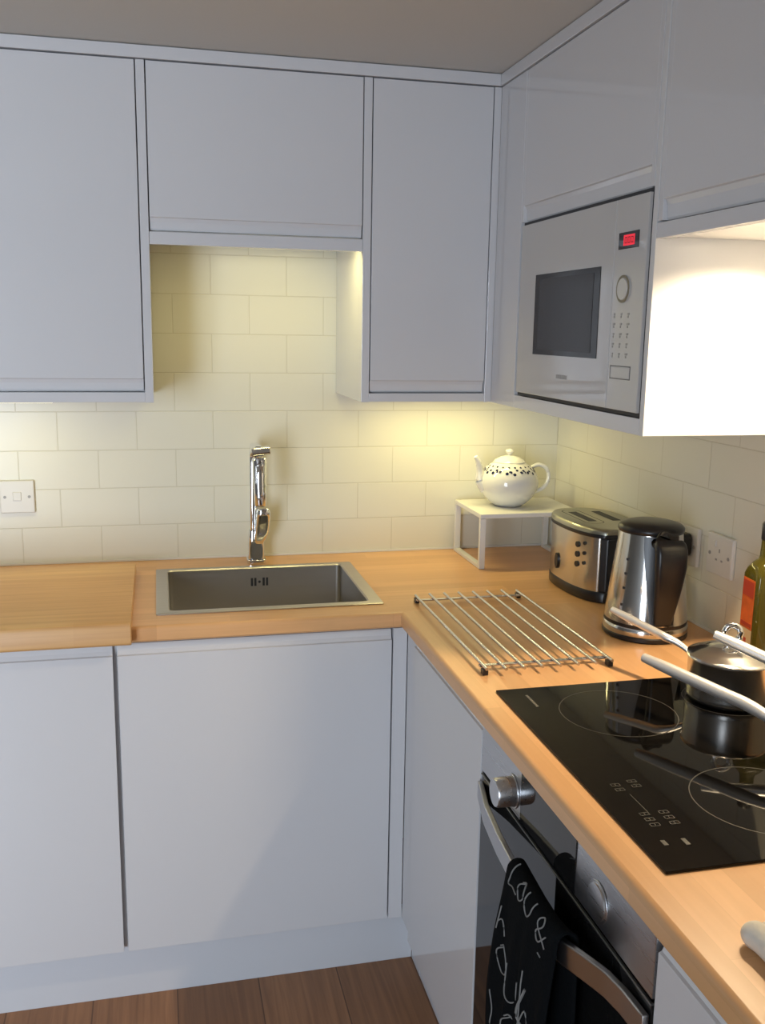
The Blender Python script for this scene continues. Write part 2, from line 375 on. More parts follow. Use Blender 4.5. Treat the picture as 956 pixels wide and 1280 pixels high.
# side run: microwave housing
t = thing('microwave_cabinet', 'white wall cabinet housing the built-in microwave beside the inner corner', 'cabinet', (-.17, -.8, UB))
obj('filler_panel', B(DX, DX+.02, -.4985, DF-.0005, UB, UT-.002), M['gloss'], t, bevel=.001)
obj('end_panel', B(DX, -.002, -1.1135, -1.0985, UB, UT-.002), M['carcass'], t, bevel=.001)
obj('bottom_panel', B(DX, -.002, -1.098, -.4990, UB, UB+.029), M['gloss'], t, bevel=.001)
obj('bottom_panel', B(-.3140, -.002, -.4985, -.003, UB, UB+.029), M['gloss'], t, bevel=.001)
obj('shelf', B(DX+.03, -.002, -1.098, -.52, 1.779, 1.795), M['carcass'], t)
obj('carcass', B(DX+.024, -.003, -1.0975, -.4995, 1.7955, UT-.003), M['carcass'], t)
obj('door', jdoor(bm_new(), 'x', -.5005, -1.0965, 1.778, UT-.003, DX, pull='bottom', band=.036, ends=.012), M['gloss'], t, bevel=.0007)
# hood housing
t = thing('hood_cabinet', 'white wall cabinet over the hob at the upper right, with the extractor inside', 'cabinet', (-.17, -1.42, 1.692))
obj('door', jdoor(bm_new(), 'x', -1.1165, -1.7125, 1.720, UT-.003, DX, pull='bottom', band=.034, ends=.014), M['gloss'], t, bevel=.0007)
bm = bm_new(); box(bm, DX, DX+.018, -1.715, -1.1145, 1.692, 1.717)
obj('bottom_rail', bm, M['gloss'], t, bevel=.001)
obj('end_panel', B(DX, -.002, -1.732, -1.716, 1.692, UT-.002), M['gloss'], t, bevel=.001)
obj('carcass', B(DX+.024, -.003, -1.7155, -1.1145, 1.722, UT-.003), M['carcass'], t)
t = thing('cooker_hood', 'flat white extractor underside with two round lamps, above the hob', 'extractor hood', (-.16, -1.42, 1.698))
obj('underside', B(DX+.019, -.002, -1.7150, -1.1150, 1.696, 1.712), M['carcass'], t)
obj('filter', B(-.25, -.05, -1.50, -1.36, 1.692, 1.6955), M['satin'], t)
LAMPS = [(-.180, -1.255), (-.180, -1.60)]
for x, y in LAMPS:
    bm = bm_new(); lathe(bm, [(.034, 1.690), (.036, 1.6925), (.036, 1.6955)], x, y, 28)
    r = obj('lamp_ring', bm, M['satin'], t, smooth=True)
    bm = bm_new(); lathe(bm, [(.026, 1.6885), (.028, 1.6895)], x, y, 28)
    obj('lens', bm, M['warm_lens'], r)
# cornice
bm = bm_new(); box(bm, -1.78, DX-.005, DF-.005, DF+.02, UT, UC)
struct('trim_4', bm, M['gloss'], bevel=.001)
bm = bm_new(); box(bm, DX-.0045, DX+.02, -1.74, DF-.0055, UT, UC); box(bm, DX-.0045, DX+.02, DF-.005, DF+.02, UT, UC)
struct('trim_5', bm, M['gloss'], bevel=.001)

# ------------------------------------------------------------------ microwave
t = thing('microwave', 'white built-in microwave with a dark window and a red lit display', 'microwave', (-.17, -.8, UB+.031))
my0, my1, mz0, mz1 = -.516, -1.0905, 1.4015, 1.7700
obj('cavity', B(DX+.022, -.03, my1+.02, my0-.015, mz0+.004, mz1-.012), M['dark'], t)
obj('gap_shade_plate', B(DX+.003, DX+.02, -1.0980, -.5135, 1.3945, 1.7768), M['dark'], t)  # dark plate that puts the shade of the gap round the front into colour
fx = DX-.003
obj('control_panel', B(fx, DX+.011, my1, -.9745, mz0, mz1), M['mwfront'], t, bevel=.0015)
d = obj('door', B(fx, DX+.011, -.9725, my0, mz0, mz1), M['mwfront'], t, bevel=.0015)
w = obj('window', B(fx-.0012, fx+.002, -.9245, -.611, 1.490, 1.6585), M['mwframe'], d)
obj('mesh_screen', B(fx-.0018, fx+.002, -.898, -.634, 1.500, 1.6485), M['mwwin'], d)
bm = bm_new()
yy = -.742
for k in range(6):
    wv = random.uniform(.005, .009); box(bm, fx-.0006, fx+.001, yy-wv, yy, 1.444, 1.452); yy -= wv+.003
obj('logo', bm, M['greyprint'], d)
p = obj('display', B(fx-.0012, fx+.002, -1.063, -.990, 1.683, 1.7115), M['blackglass'], t)
bm = bm_new(); box(bm, fx-.0016, fx+.001, -1.049, -1.009, 1.6885, 1.7065)
obj('lit_field', bm, M['red'], p)
M['reddark'] = simple('dark_digit', (.12, .005, .012), .4)
bm = bm_new()
def seg7(bm, put, ch, w, h, s):
    on = {'0': 'abcdef', '1': 'bc', '8': 'abcdefg', '5': 'acdfg', '6': 'acdefg', '9': 'abcdfg', '3': 'abcdg', '4': 'bcfg', '2': 'abdeg', '7': 'abc'}[ch]
    R = {'a': (0, w, h-s, h), 'g': (0, w, h/2-s/2, h/2+s/2), 'd': (0, w, 0, s), 'f': (0, s, h/2, h), 'b': (w-s, w, h/2, h), 'e': (0, s, 0, h/2), 'c': (w-s, w, 0, h/2)}
    for c in on: put(*R[c])
for k in range(3):
    y0 = -1.014-.0115*k
    seg7(bm, lambda a, b, c, dd: box(bm, fx-.0019, fx-.0008, y0-a, y0-b, 1.692+c, 1.692+dd), '0', .0075, .011, .0014)
obj('digits', bm, M['reddark'], p)
bm = bm_new(); disc_along(bm, (-1.0185, 1.6145), 'x', .0235, fx-.003, fx+.001); disc_along(bm, (-1.0185, 1.6145), 'x', .019, fx-.0045, fx-.002)
k = obj('dial', bm, M['mwfront'], t, smooth=True, bevel=.001)
bm = bm_new()
for i in range(40):
    a0, a1 = 2*PI*i/40, 2*PI*(i+1)/40
    q = [(fx-.0031, -1.0185+r*math.cos(a), 1.6145+r*math.sin(a)) for r, a in ((.0195, a0), (.0195, a1), (.0240, a1), (.0240, a0))]
    q2 = [(x+.001, y, z) for x, y, z in q]; ring_loft(bm, [q, q2])
M['goldring'] = simple('dial_ring', (.20, .17, .10), .3)
obj('dial_ring', bm, M['goldring'], k)
bm = bm_new()
for c in range(3):
    for r in range(5):
        y = -.988-.026*c; z = 1.5695-.0175*r; a = random.uniform(.003, .006)
        box(bm, fx-.0006, fx+.001, y-a, y+a*.6, z, z+.0035); box(bm, fx-.0006, fx+.001, y-.002, y+.002, z-.005, z-.001)
obj('keypad', bm, M['greyprint'], t)
bm = bm_new(); y0, y1, z0, z1 = -.984, -1.0605, 1.4565, 1.4805
s = .0016
for b4 in ((y0, y1, z1-s, z1), (y0, y1, z0, z0+s), (y0, y0-s, z0, z1), (y1+s, y1, z0, z1)):
    box(bm, fx-.0006, fx+.001, *b4)
M['btn'] = simple('button_gap', (.16, .15, .15), .5)
obj('button_outline', bm, M['btn'], t)
obj('door_button', B(fx-.001, fx+.001, y0-.003, y1+.003, z0+.003, z1-.003), M['mwfront'], t, bevel=.0005)

# ------------------------------------------------------------------ oven
OY0, OY1 = -1.1385, -1.7310
ox = FX
t = thing('oven', 'built-in stainless oven with a bowed steel handle, below the hob', 'oven', (-.33, (OY0+OY1)/2, .145))
obj('body', B(ox+.022, -.05, OY1+.02, OY0-.02, .16, .868), M['dark'], t)
f0, f1 = .789, .8745
obj('fascia', B(ox, ox+.02, OY1, OY0, f0, f1), M['steel_y'], t, bevel=.001)
dsp = obj('display', B(ox-.0015, ox+.004, -1.521, -1.322, f0+.002, f1-.001), M['blackglass'], t)
def knob(y, out):
    z = .823
    bm = bm_new(); disc_along(bm, (y, z), 'x', .0275, ox-.002, ox-.0003, 40)
    k = obj('knob', bm, M['steel_y'], t, smooth=True, bevel=.0006)
    bm = bm_new()
    ring_loft(bm, [[(ox-.002-d, y+r*math.cos(2*PI*i/40), z+r*math.sin(2*PI*i/40)) for i in range(40)] for d, r in ((0, .0245), (out*.15, .0238), (out*.9, .0232), (out, .0215))])
    obj('knob_grip', bm, M['steel_y'], k, smooth=True)
knob(-1.2870, .030); knob(-1.590, .0025)
# door: steel top strip, black glass, steel lower rails
dz0, dz1 = .20, .783
d = obj('door', B(ox+.001, ox+.02, OY1, OY0, dz0, dz1), M['blackglass'], t, bevel=.002)
obj('door_top_trim', B(ox-.001, ox+.012, OY1, OY0, dz1-.003, dz1), M['trimsteel'], d, bevel=.0008)
def bow(y):
    """x of the handle centre line along the door"""
    u = min(1, max(0, (OY0-y)/(OY0-OY1)))
    K = ((0, .0015), (.06, .009), (.145, .0205), (.30, .0315), (.45, .038), (.60, .044), (.69, .0455), (.74, .042), (.80, .028), (.86, .014), (.92, .0075), (1, .005))
    for (a, p), (b, q) in zip(K[:-1], K[1:]):
        if a <= u <= b: return ox-p-(q-p)*(u-a)/(b-a)
n = 60
sec = [(-.0045, -.017), (.0045, -.017), (.0045, .017), (-.0045, .017)]
pts = [(bow(OY0-.001+(OY1-OY0+.002)*i/n), OY0-.001+(OY1-OY0+.002)*i/n, .7515) for i in range(n+1)]
bm = bm_new(); sweep(bm, pts, sec)
obj('handle', bm, M['barsteel'], d, smooth=True, bevel=.0015, angle=30)
obj('lower_panel', B(ox+.002, ox+.02, OY1, OY0, .146, .198), M['steel_y'], t, bevel=.001)

# tea towel draped on the handle bar
TY0, TY1 = -1.408, -1.588
def towel_pt(v, s):
    """v 0..1 across, s metres from the crest: negative = behind the bar, positive = in front"""
    y = TY0+(TY1-TY0)*v
    xb = bow(y); R = .014; zt = .7670
    arc = R*PI/2
    if s > arc:
        h = s-arc; x = xb-R; z = zt-h
        fold = .012*math.sin(v*11+.8)*min(1, h/.2)+.006*math.sin(v*23+h*9)*min(1, h/.25)
        x += -abs(fold)*.9-.006*min(1, h/.1)
        y += .022*min(1, h/.3)*(1 if v < .5 else .3)*(1-v)+.006*math.sin(h*14+v*4)*min(1, h/.2)
    elif s < -arc:
        h = -s-arc; x = xb+R; z = zt-h; x += .003*math.sin(v*9)*min(1, h/.1)
    else:
        a = s/R; x = xb-R*math.sin(a); z = zt+R*math.cos(a)-0
    return Vector((x, y, z))
ss = [-.19, -.15, -.1, -.06, -.03, -.022, -.0165, -.011, -.0055, 0, .0055, .011, .0165, .022] + [.03+.02*i for i in range(20)]
bm = bm_new(); nv = 26
vs = [[bm.verts.new(towel_pt(i/nv, s)) for i in range(nv+1)] for s in ss]
for a, b in zip(vs[:-1], vs[1:]):
    for i in range(nv): bm.faces.new([a[i], a[i+1], b[i+1], b[i]])
tw = obj('tea_towel', bm, M['towel'], None, smooth=True, loc=(-.66, -1.5, .76), angle=None)
md = tw.modifiers.new('thick', 'SOLIDIFY'); md.thickness = .003; md.offset = 0
tag(tw, 'black tea towel with white handwritten lettering hanging over the oven handle', 'tea towel')
# handwriting: strokes in (across 0..1, drop in metres)
def chalk(strokes, r=.0011):
    for st in strokes:
        pts = []
        for v, s in st:
            p = towel_pt(v, s); q = towel_pt(v+.01, s); w_ = towel_pt(v, s+.003)
            nrm = (q-p).cross(w_-p).normalized()
            if nrm.x > 0 and s > .022: nrm = -nrm
            if s <= .022 and nrm.z < 0: nrm = -nrm
            pts.append(p+nrm*.0022)
        tube(bmc, pts, r, 5)
bmc = bm_new()
def sp2(pts, n=6): return [(p.x, p.y) for p in spline([(a, b, 0) for a, b in pts], n)]
def L_ell(v, s, w, h): return [sp2([(v, s), (v+.02, s+h*.5), (v, s+h), (v+w*.5, s+h*.9), (v+w, s+h*.95)])]
def L_o(v, s, w, h): return [sp2([(v+w*.5, s), (v, s+h*.4), (v+w*.4, s+h), (v+w, s+h*.55), (v+w*.5, s), (v+w*.2, s+h*.1)])]
def L_u(v, s, w, h): return [sp2([(v, s), (v+.01, s+h*.7), (v+w*.5, s+h), (v+w*.9, s+h*.6), (v+w, s)])]
def L_h(v, s, w, h): return [sp2([(v+w*.1, s-.3*h), (v, s+h)]), sp2([(v, s+h*.6), (v+w*.5, s+h*.3), (v+w, s+h)])]
def L_amp(v, s, w, h): return [sp2([(v+w, s+h), (v+w*.2, s+h*.35), (v+w*.4, s), (v+w*.65, s+h*.25), (v+w*.1, s+h*.7), (v+w*.4, s+h), (v+w, s+h*.5)])]
chalk(L_ell(.10, .000, .18, .034) + L_o(.30, .006, .13, .026) + L_u(.47, .006, .15, .028) + L_amp(.72, .008, .16, .034) + [[(.80, .056), (.84, .058)]])
chalk(L_h(.06, .085, .12, .03) + L_o(.10, .13, .2, .045) + L_u(.34, .135, .2, .045) + L_o(.38, .20, .16, .05) + L_h(.62, .13, .16, .09) + L_ell(.06, .22, .2, .06) + L_o(.3, .29, .2, .05) + L_u(.6, .27, .2, .06) + L_amp(.1, .33, .2, .06))
chalk([sp2([(.68, .125), (.60, .17), (.70, .19), (.60, .235), (.66, .25)])], .002)
obj('lettering', bmc, M['chalk'], tw, smooth=True)

# ------------------------------------------------------------------ hob
HZ = .914
t = thing('hob', 'black glass induction hob set into the worktop, with thin ring markings', 'hob', (-.33, -1.387, ZT))
gl = obj('glass', B(-.5755, -.089, -1.6795, -1.0940, ZT+.0002, HZ), M['hobglass'], t, bevel=.0007)
def ring(cx, cy, r, w=.0016):
    bm = bm_new(); n = 96
    for i in range(n):
        a0, a1 = 2*PI*i/n, 2*PI*(i+1)/n
        q = [bm.verts.new((cx+rr*math.cos(a), cy+rr*math.sin(a), HZ+.0002)) for rr, a in ((r-w, a0), (r, a0), (r, a1), (r-w, a1))]
        bm.faces.new(q)
    return obj('cooking_zone', bm, M['printdim'], gl)
ring(-.408, -1.228, .098); ring(-.352, -1.545, .098); ring(-.195, -1.21, .0735); ring(-.20, -1.47, .075)
bm = bm_new(); y = -1.127
for k in range(9):
    wv = random.uniform(.003, .006); box(bm, -.5335, -.5290, y-wv, y, HZ-.001, HZ+.0002); y -= wv+.0018
obj('logo', bm, M['mark'], gl)
def hobseg(x, y, ch):
    bm = bm_new(); seg7(bm, lambda a, b, c, d: box(bm, x+c, x+d, y-a, y-b, HZ-.001, HZ+.0002), ch, .008, .014, .0012)
    obj('touch_digit', bm, M['printdim'], gl)
for x, y in ((-.540, -1.462), (-.540, -1.476), (-.512, -1.456), (-.512, -1.470), (-.540, -1.545), (-.540, -1.559), (-.540, -1.573), (-.512, -1.545), (-.512, -1.559), (-.512, -1.573)):
    hobseg(x, y, '8')
obj('slider_mark', B(-.5265, -.5255, -1.545, -1.495, HZ-.001, HZ+.0002), M['printdim'], gl)
obj('touch_pad', B(-.547, -.541, -1.626, -1.614, HZ-.001, HZ+.0002), M['printdim'], gl)
obj('touch_pad', B(-.519, -.513, -1.630, -1.615, HZ-.001, HZ+.0002), M['printdim'], gl)

# ------------------------------------------------------------------ saucepans
def pan_body(t, cx, cy, r, zr, z0=HZ+.0006):
    bm = bm_new(); th = .0018
    lathe(bm, [(r-.008, z0), (r-.003, z0+.002), (r-.0005, z0+.007), (r, z0+.014), (r, zr-.002), (r+.002, zr), (r+.001, zr+.001), (r-th, zr-.002), (r-th, z0+.014), (r-.008, z0+.005)], cx, cy, 64, cap1=True)
    return obj('pan_body', bm, M['pansteel'], t, smooth=True, angle=50)
def pan_handle(t, end, bend, attach, r=.0072):
    E, Bd, A = Vector(end), Vector(bend), Vector(attach)
    bm = bm_new(); path = spline([E, E*.6+Bd*.4, Bd*.8+E*.2, Bd, Bd*.5+A*.5+Vector((0, 0, .003)), A], 6)
    k = len(path); sc = [min(1, .78+i*.06) if i < 4 else (1 if i < k*.62 else max(.55, 1-(i/k-.62)*1.2)) for i in range(k)]
    sweep(bm, path, circ(r, 16), scales=sc)
    h = obj('handle', bm, M['handle'], t, smooth=True, angle=60)
    return h
P1 = (-.190, -1.207)
t = thing('saucepan', 'small stainless saucepan with a domed lid and loop knob, on the back of the hob', 'saucepan', (*P1, HZ))
pan_body(t, *P1, .070, .990)
pan_handle(t, (-.311, -.999, 1.020), (-.268, -1.120, 1.003), (-.2335, -1.1525, .982), .0074)
bm = bm_new()
lathe(bm, [(.0722, .9912), (.0735, .9925), (.0725, .994), (.064, .9965), (.052, 1.003), (.034, 1.0095), (.016, 1.0125), (.004, 1.0135)], *P1, 64)
ld = obj('lid', bm, M['polished'], t, smooth=True, angle=60)
bm = bm_new(); lathe(bm, [(.012, 1.0128), (.0115, 1.016), (.006, 1.019), (.0045, 1.021)], *P1, 24)
dirv = Vector((.9, -.43, 0)).normalized()
loop = [Vector((*P1, 1.018))+dirv*(.0135*math.sin(a))+Vector((0, 0, .0145-.0145*math.cos(a))) for a in [2*PI*i/28 for i in range(28)]]
loop.append(loop[0]); 
tube(bm, loop, .0056, 10)
obj('knob', bm, M['chrome'], ld, smooth=True, angle=60)
P2 = (-.225, -1.570)
t = thing('saucepan', 'stainless saucepan at the right edge whose long handle reaches furthest across the hob', 'saucepan', (*P2, HZ))
pan_body(t, *P2, .080, .985)
pan_handle(t, (-.356, -1.208, 1.000), (-.286, -1.400, .987), (-.259, -1.4985, .966), .0098)
P3 = (-.083, -1.470)
t = thing('saucepan', 'stainless saucepan at the right edge whose handle crosses in front of the lidded pan', 'saucepan', (*P3, HZ))
pan_body(t, *P3, .072, 1.01)
pan_handle(t, (-.256, -1.255, 1.050), (-.178, -1.352, 1.018), (-.130, -1.4145, .998), .0092)

# ------------------------------------------------------------------ sink and tap
t = thing('sink', 'square-edged stainless steel sink set into the wooden worktop', 'sink', ((SX0+SX1)/2, (SY0+SY1)/2, ZT))
bx0, bx1, by0, by1 = -1.130, -.676, -.498, -.138
zb = .735
def rr_ring(x0, x1, y0, y1, r, z, n=6): return [((x0+x1)/2+a, (y0+y1)/2+b, z) for a, b in rrect(x1-x0, y1-y0, r, n)]
bm = bm_new()
ring_loft(bm, [rr_ring(SX0, SX1, SY1, SY0, .004, ZT+.0004), rr_ring(SX0, SX1, SY1, SY0, .004, ZT+.0022), rr_ring(SX0+.002, SX1-.002, SY1+.002, SY0-.002, .004, ZT+.003),
              rr_ring(bx0-.003, bx1+.003, by0-.003, by1+.003, .014, ZT+.003), rr_ring(bx0, bx1, by0, by1, .012, ZT), rr_ring(bx0, bx1, by0, by1, .012, zb+.012),
              rr_ring(bx0+.004, bx1-.004, by0+.004, by1-.004, .012, zb+.003), rr_ring(bx0+.014, bx1-.014, by0+.014, by1-.014, .012, zb)], cap0=False)
sk = obj('bowl', bm, M['sinksteel'], t, smooth=True, angle=40)
bm = bm_new()
cx = -.893
for dx in (-.020, -.011, .011, .020): box(bm, cx+dx-.003, cx+dx+.003, by1-.0006, by1+.001, .862, .884)
disc_along(bm, (cx, .873), 'y', .0035, by1-.0008, by1+.001, 16)
obj('overflow', bm, M['dark'], sk)
bm = bm_new(); lathe(bm, [(.045, zb+.0003), (.043, zb+.003), (.030, zb+.0015), (.012, zb+.001)], -.9, -.32, 32)
obj('drain', bm, M['chrome'], sk, smooth=True)

tx, ty = -.895, -.072
t = thing('kitchen_tap', 'chrome single-lever kitchen tap behind the sink', 'tap', (tx, ty, ZT))
bm = bm_new(); sweep(bm, [(tx, ty, ZT+.0005), (tx, ty, ZT+.012)], rrect(.050, .050, .010)); 
obj('base_flange', bm, M['chrome'], t, smooth=True, bevel=.001)
bm = bm_new(); ring_loft(bm, [[(tx+a*k, ty+b*k, z) for a, b in rrect(.042, .042, .010)] for z, k in ((ZT+.0125, 1), (.97, 1), (.985, .96), (1.0, .86))])
bd = obj('body', bm, M['chrome'], t, smooth=True, angle=40)
bm = bm_new()
col = [(tx-.003, ty, z) for z in (1.0005, 1.05, 1.10, 1.16, 1.20)] + [(tx-.003, ty-.028*(1-math.cos(a)), 1.20+.028*math.sin(a)) for a in [PI/2*k/6 for k in range(1, 7)]] + [(tx-.002, ty-.07, 1.228), (tx-.001, ty-.115, 1.228)]
sweep(bm, col, rrect(.026, .026, .007), up=Vector((1, 0, 0)))
sp = obj('spout', bm, M['chrome'], t, smooth=True, angle=45)
bm = bm_new()
ring_loft(bm, [[(tx-.002+a*k, ty-.128+b*k+(z-1.2)*.12, z) for a, b in rrect(.034, .032, .0155, 6)] for z, k in ((1.092, .80), (1.095, .9), (1.13, .95), (1.18, 1.06), (1.205, 1.1), (1.213, 1.0))])
hd = obj('spray_head', bm, M['chrome'], t, smooth=True, angle=45)
bm = bm_new(); ring_loft(bm, [[(tx-.004+a, ty-.128+b, z) for a, b in rrect(.020, .006, .002)] for z in (1.15, 1.195)])
bmesh.ops.translate(bm, verts=bm.verts, vec=(0, -.016, 0))
obj('spray_button', bm, M['satin'], hd, smooth=True)
bm = bm_new(); sweep(bm, [(tx-.020, ty-.118, 1.228), (tx+.026, ty-.122, 1.233)], rrect(.036, .020, .006))
obj('spout_cap', bm, M['chrome'], sp, smooth=True, bevel=.001)
bm = bm_new()
ring_loft(bm, [[(tx+.008+o+a*k, ty-.028+yo+b*k, z) for a, b in rrect(.034, .024, .0115, 6)] for z, k, o, yo in ((.965, .7, -.002, .016), (.985, 1.0, .002, .006), (1.0, 1.1, .006, 0), (1.045, 1.12, .009, -.008), (1.062, 1.0, .009, -.012), (1.067, .7, .009, -.013))])
obj('lever', bm, M['chrome'], t, smooth=True, angle=45)

# ------------------------------------------------------------------ chopping board with lip
bm = bm_new()
x0, x1 = -1.80, -1.211
ring_loft(bm, [[(x, y, z) for y, z in ((-.115, ZT+.0008), (-.115, .932), (-.618, .932), (-.630, .929), (-.634, .922), (-.634, .885), (-.630, .881), (-.606, .881), (-.606, ZT+.0008))] for x in (x0, x1)])
cb = obj('chopping_board', bm, M['board'], None, loc=(-1.5, -.37, ZT), smooth=True, bevel=.002, angle=30)
tag(cb, 'thick oak worktop board with a front lip lying left of the sink', 'chopping board')

# ------------------------------------------------------------------ sockets
def screws(t, pts, axis, d0, d1, m):
    for p in pts:
        bm = bm_new(); disc_along(bm, p, axis, .0038, d0, d1, 14); obj('screw', bm, m, t, smooth=True)
t = thing('fused_switch', 'white fused switch plate on the back wall left of the sink', 'switch', (-1.5065, 0, 1.095))
pl = obj('faceplate', B(-1.5495, -1.4635, -.010, -.0005, 1.052, 1.138), M['plastic'], t, bevel=.003, segs=3)
screws(t, [(-1.5365, 1.095), (-1.4765, 1.095)], 'y', -.0112, -.009, M['greyprint'])
obj('rocker', B(-1.517, -1.496, -.0125, -.0095, 1.085, 1.108), M['plastic'], t, bevel=.002)
t = thing('wall_socket', 'white wall socket behind the kettle with the black plug in it', 'socket', (0, -.7450, 1.080), group=None)
def socket(t, yc, zc):
    obj('faceplate', B(-.010, -.0005, yc-.046, yc+.046, zc-.043, zc+.043), M['plastic'], t, bevel=.003, segs=3)
    screws(t, [(yc-.034, zc), (yc+.034, zc)], 'x', -.0112, -.009, M['greyprint'])
    obj('rocker', B(-.0125, -.0095, yc+.012, yc+.022, zc+.016, zc+.030), M['plastic'], t, bevel=.0015)
    bm = bm_new(); box(bm, -.0106, -.0095, yc-.003, yc+.001, zc+.006, zc+.014); box(bm, -.0106, -.0095, yc-.014, yc-.008, zc-.012, zc-.008); box(bm, -.0106, -.0095, yc+.006, yc+.012, zc-.012, zc-.008)
    obj('pin_slots', bm, M['greyprint'], t)
socket(t, -.7450, 1.080)
copy_thing(t, (0, -.1295, .004), 'white wall socket with nothing plugged in, between the kettle and the oil bottle')
bm = bm_new()
ring_loft(bm, [[(x, -.752+a*k, 1.083+b*k) for a, b in rrect(.046, .050, .012)] for x, k in ((-.0135, 1), (-.030, .98), (-.042, .8), (-.046, .6))])
tube(bm, spline([(-.040, -.752, 1.06), (-.050, -.752, 1.03), (-.050, -.757, .98), (-.030, -.765, .93), (-.040, -.765, .9165)], 6), .0034, 8)
pg = obj('power_plug', bm, M['blackplastic'], None, smooth=True, loc=(-.02, -.752, 1.08), angle=45)
tag(pg, 'black mains plug with its cord in the socket behind the kettle', 'plug')

# ------------------------------------------------------------------ shelf stand with teapot
t = thing('shelf_stand', 'white metal shelf riser standing in the corner under the teapot', 'shelf riser', (-.176, -.14, ZT))
sx0, sx1, sy0, sy1, sz = -.318, -.030, -.250, -.022, 1.060
obj('shelf', B(sx0, sx1, sy0, sy1, sz-.012, sz), M['powder'], t, bevel=.0015)
for a, b in ((sx0, sx0+.016), (sx1-.016, sx1)):
    bm = bm_new(); z0 = ZT+.0005
    box(bm, a, b, sy0, sy0+.012, z0, sz-.0125); box(bm, a, b, sy1-.012, sy1, z0, sz-.0125); box(bm, a, b, sy0+.012, sy1-.012, z0, z0+.010)
    obj('side_frame', bm, M['powder'], t, bevel=.001)

pc = (-.197, -.128); pz = sz+.0006
t = thing('teapot', 'round white china teapot with a band of dark blue dots, on the white riser', 'teapot', (*pc, pz))
bp_ = [(.036, 0), (.040, .002), (.052, .010), (.068, .026), (.0795, .046), (.083, .064), (.0805, .082), (.071, .100), (.057, .113), (.046, .119), (.044, .121)]
bm = bm_new(); lathe(bm, [(r, pz+z) for r, z in bp_], *pc, 64)
def surf(h):
    for (r0, z0), (r1, z1) in zip(bp_[:-1], bp_[1:]):
        if z0 <= h <= z1: return r0+(r1-r0)*(h-z0)/(z1-z0), (r1-r0), (z1-z0)
def dot(bm, ang, h, s, sy=1.):
    r, dr, dz = surf(h); ca, sa = math.cos(ang), math.sin(ang)
    n_ = Vector((ca*dz, sa*dz, -dr)).normalized(); tdir = Vector((-sa, ca, 0)); w_ = n_.cross(tdir)
    c = Vector((pc[0]+r*ca, pc[1]+r*sa, pz+h))+n_*.0006
    f = bm.faces.new([bm.verts.new(c+tdir*s*math.cos(2*PI*i/10)+w_*s*sy*math.sin(2*PI*i/10)) for i in range(10)]); f.material_index = 1
for k in range(22):
    a = 2*PI*k/22
    dot(bm, a, .0985+.003*math.sin(k*1.9), .0045); dot(bm, a+.12, .1045+.0025*math.cos(k*2.3), .0038); 
    dot(bm, a+.06, .1125, .0030)
    if k % 2: dot(bm, a+.17, .101, .0022, 2.2)
bodyo = obj('pot_body', bm, [M['ceramic'], M['blue']], t, smooth=True, angle=50)
bm = bm_new(); lathe(bm, [(.044, pz+.1215), (.0445, pz+.123), (.040, pz+.128), (.026, pz+.1355), (.012, pz+.139), (.006, pz+.140)], *pc, 40)
l = obj('lid', bm, M['ceramic'], t, smooth=True)
bm = bm_new(); lathe(bm, [(.005, pz+.1395), (.0055, pz+.143), (.010, pz+.147), (.0115, pz+.1515), (.009, pz+.156), (.003, pz+.158)], *pc, 24)
obj('lid_knob', bm, M['ceramic'], l, smooth=True)
bm = bm_new()
path = spline([(pc[0]-.068, pc[1], pz+.048), (pc[0]-.084, pc[1], pz+.070), (pc[0]-.086, pc[1], pz+.098), (pc[0]-.092, pc[1]-.004, pz+.124), (pc[0]-.101, pc[1]-.006, pz+.139)], 6)
tube(bm, path, .010, 14, scales=[1.7-1.1*(i/(len(path)-1))**.7 for i in range(len(path))])
obj('spout', bm, M['ceramic'], t, smooth=True, angle=60)
bm = bm_new()
path = spline([(pc[0]+.064, pc[1], pz+.104), (pc[0]+.085, pc[1]-.004, pz+.113), (pc[0]+.106, pc[1]-.010, pz+.104), (pc[0]+.114, pc[1]-.012, pz+.078), (pc[0]+.102, pc[1]-.010, pz+.050), (pc[0]+.071, pc[1]-.004, pz+.034)], 8)
tube(bm, path, .0058, 12)
obj('handle', bm, M['ceramic'], t, smooth=True, angle=60)

# ------------------------------------------------------------------ toaster
TC = Vector((-.097, -.457, 0)); TW = .172; TH0, TH1, TE = .128, .168, .80; CUT = -.160
def toast_outline(k=1., grow=0., cut=CUT, n=96):
    out = []
    for i in range(n):
        a = 2*PI*i/n; c, s = math.cos(a), math.sin(a)
        u = math.copysign(abs(c)**TE, c)*((TH0 if c > 0 else TH1)*k+grow); v = math.copysign(abs(s)**TE, s)*(TW/2*k+grow)
        if u < cut:
            cc = min(1, abs(cut)/(TH1*k+grow))**(1/TE); v = math.copysign(max(0, 1-cc*cc)**(TE/2)*(TW/2*k+grow)*min(1, abs(v)/(max(1e-6, max(0, 1-cc*cc)**(TE/2)*(TW/2*k+grow)))), s); u = cut
        out.append((TC.x+v, TC.y+u))
    return out
t = thing('toaster', 'two-slot stainless toaster with black base and buttons, left of the kettle', 'toaster', (TC.x, TC.y, ZT))
def slab(outl_fn, levels): return ring_loft(bm_new(), [[(x, y, z) for x, y in outl_fn(k)] for k, z in levels])
obj('base', slab(lambda k: toast_outline(k), [(.97, ZT+.0006), (1.0, ZT+.004), (1.0, .934), (.985, .937)]), M['blackplastic'], t, smooth=True, angle=50)
cutv = -.147
obj('shell', slab(lambda k: toast_outline(k, cut=cutv), [(.985, .9372), (.985, 1.066)]), M['satin'], t, smooth=True, angle=50)
cc = (abs(cutv)/(TH1*.985))**(1/TE); hw = (1-cc*cc)**(TE/2)*TW/2*.985; cc2 = (abs(CUT)/(TH1*.985))**(1/TE); hw2 = (1-cc2*cc2)**(TE/2)*TW/2*.985
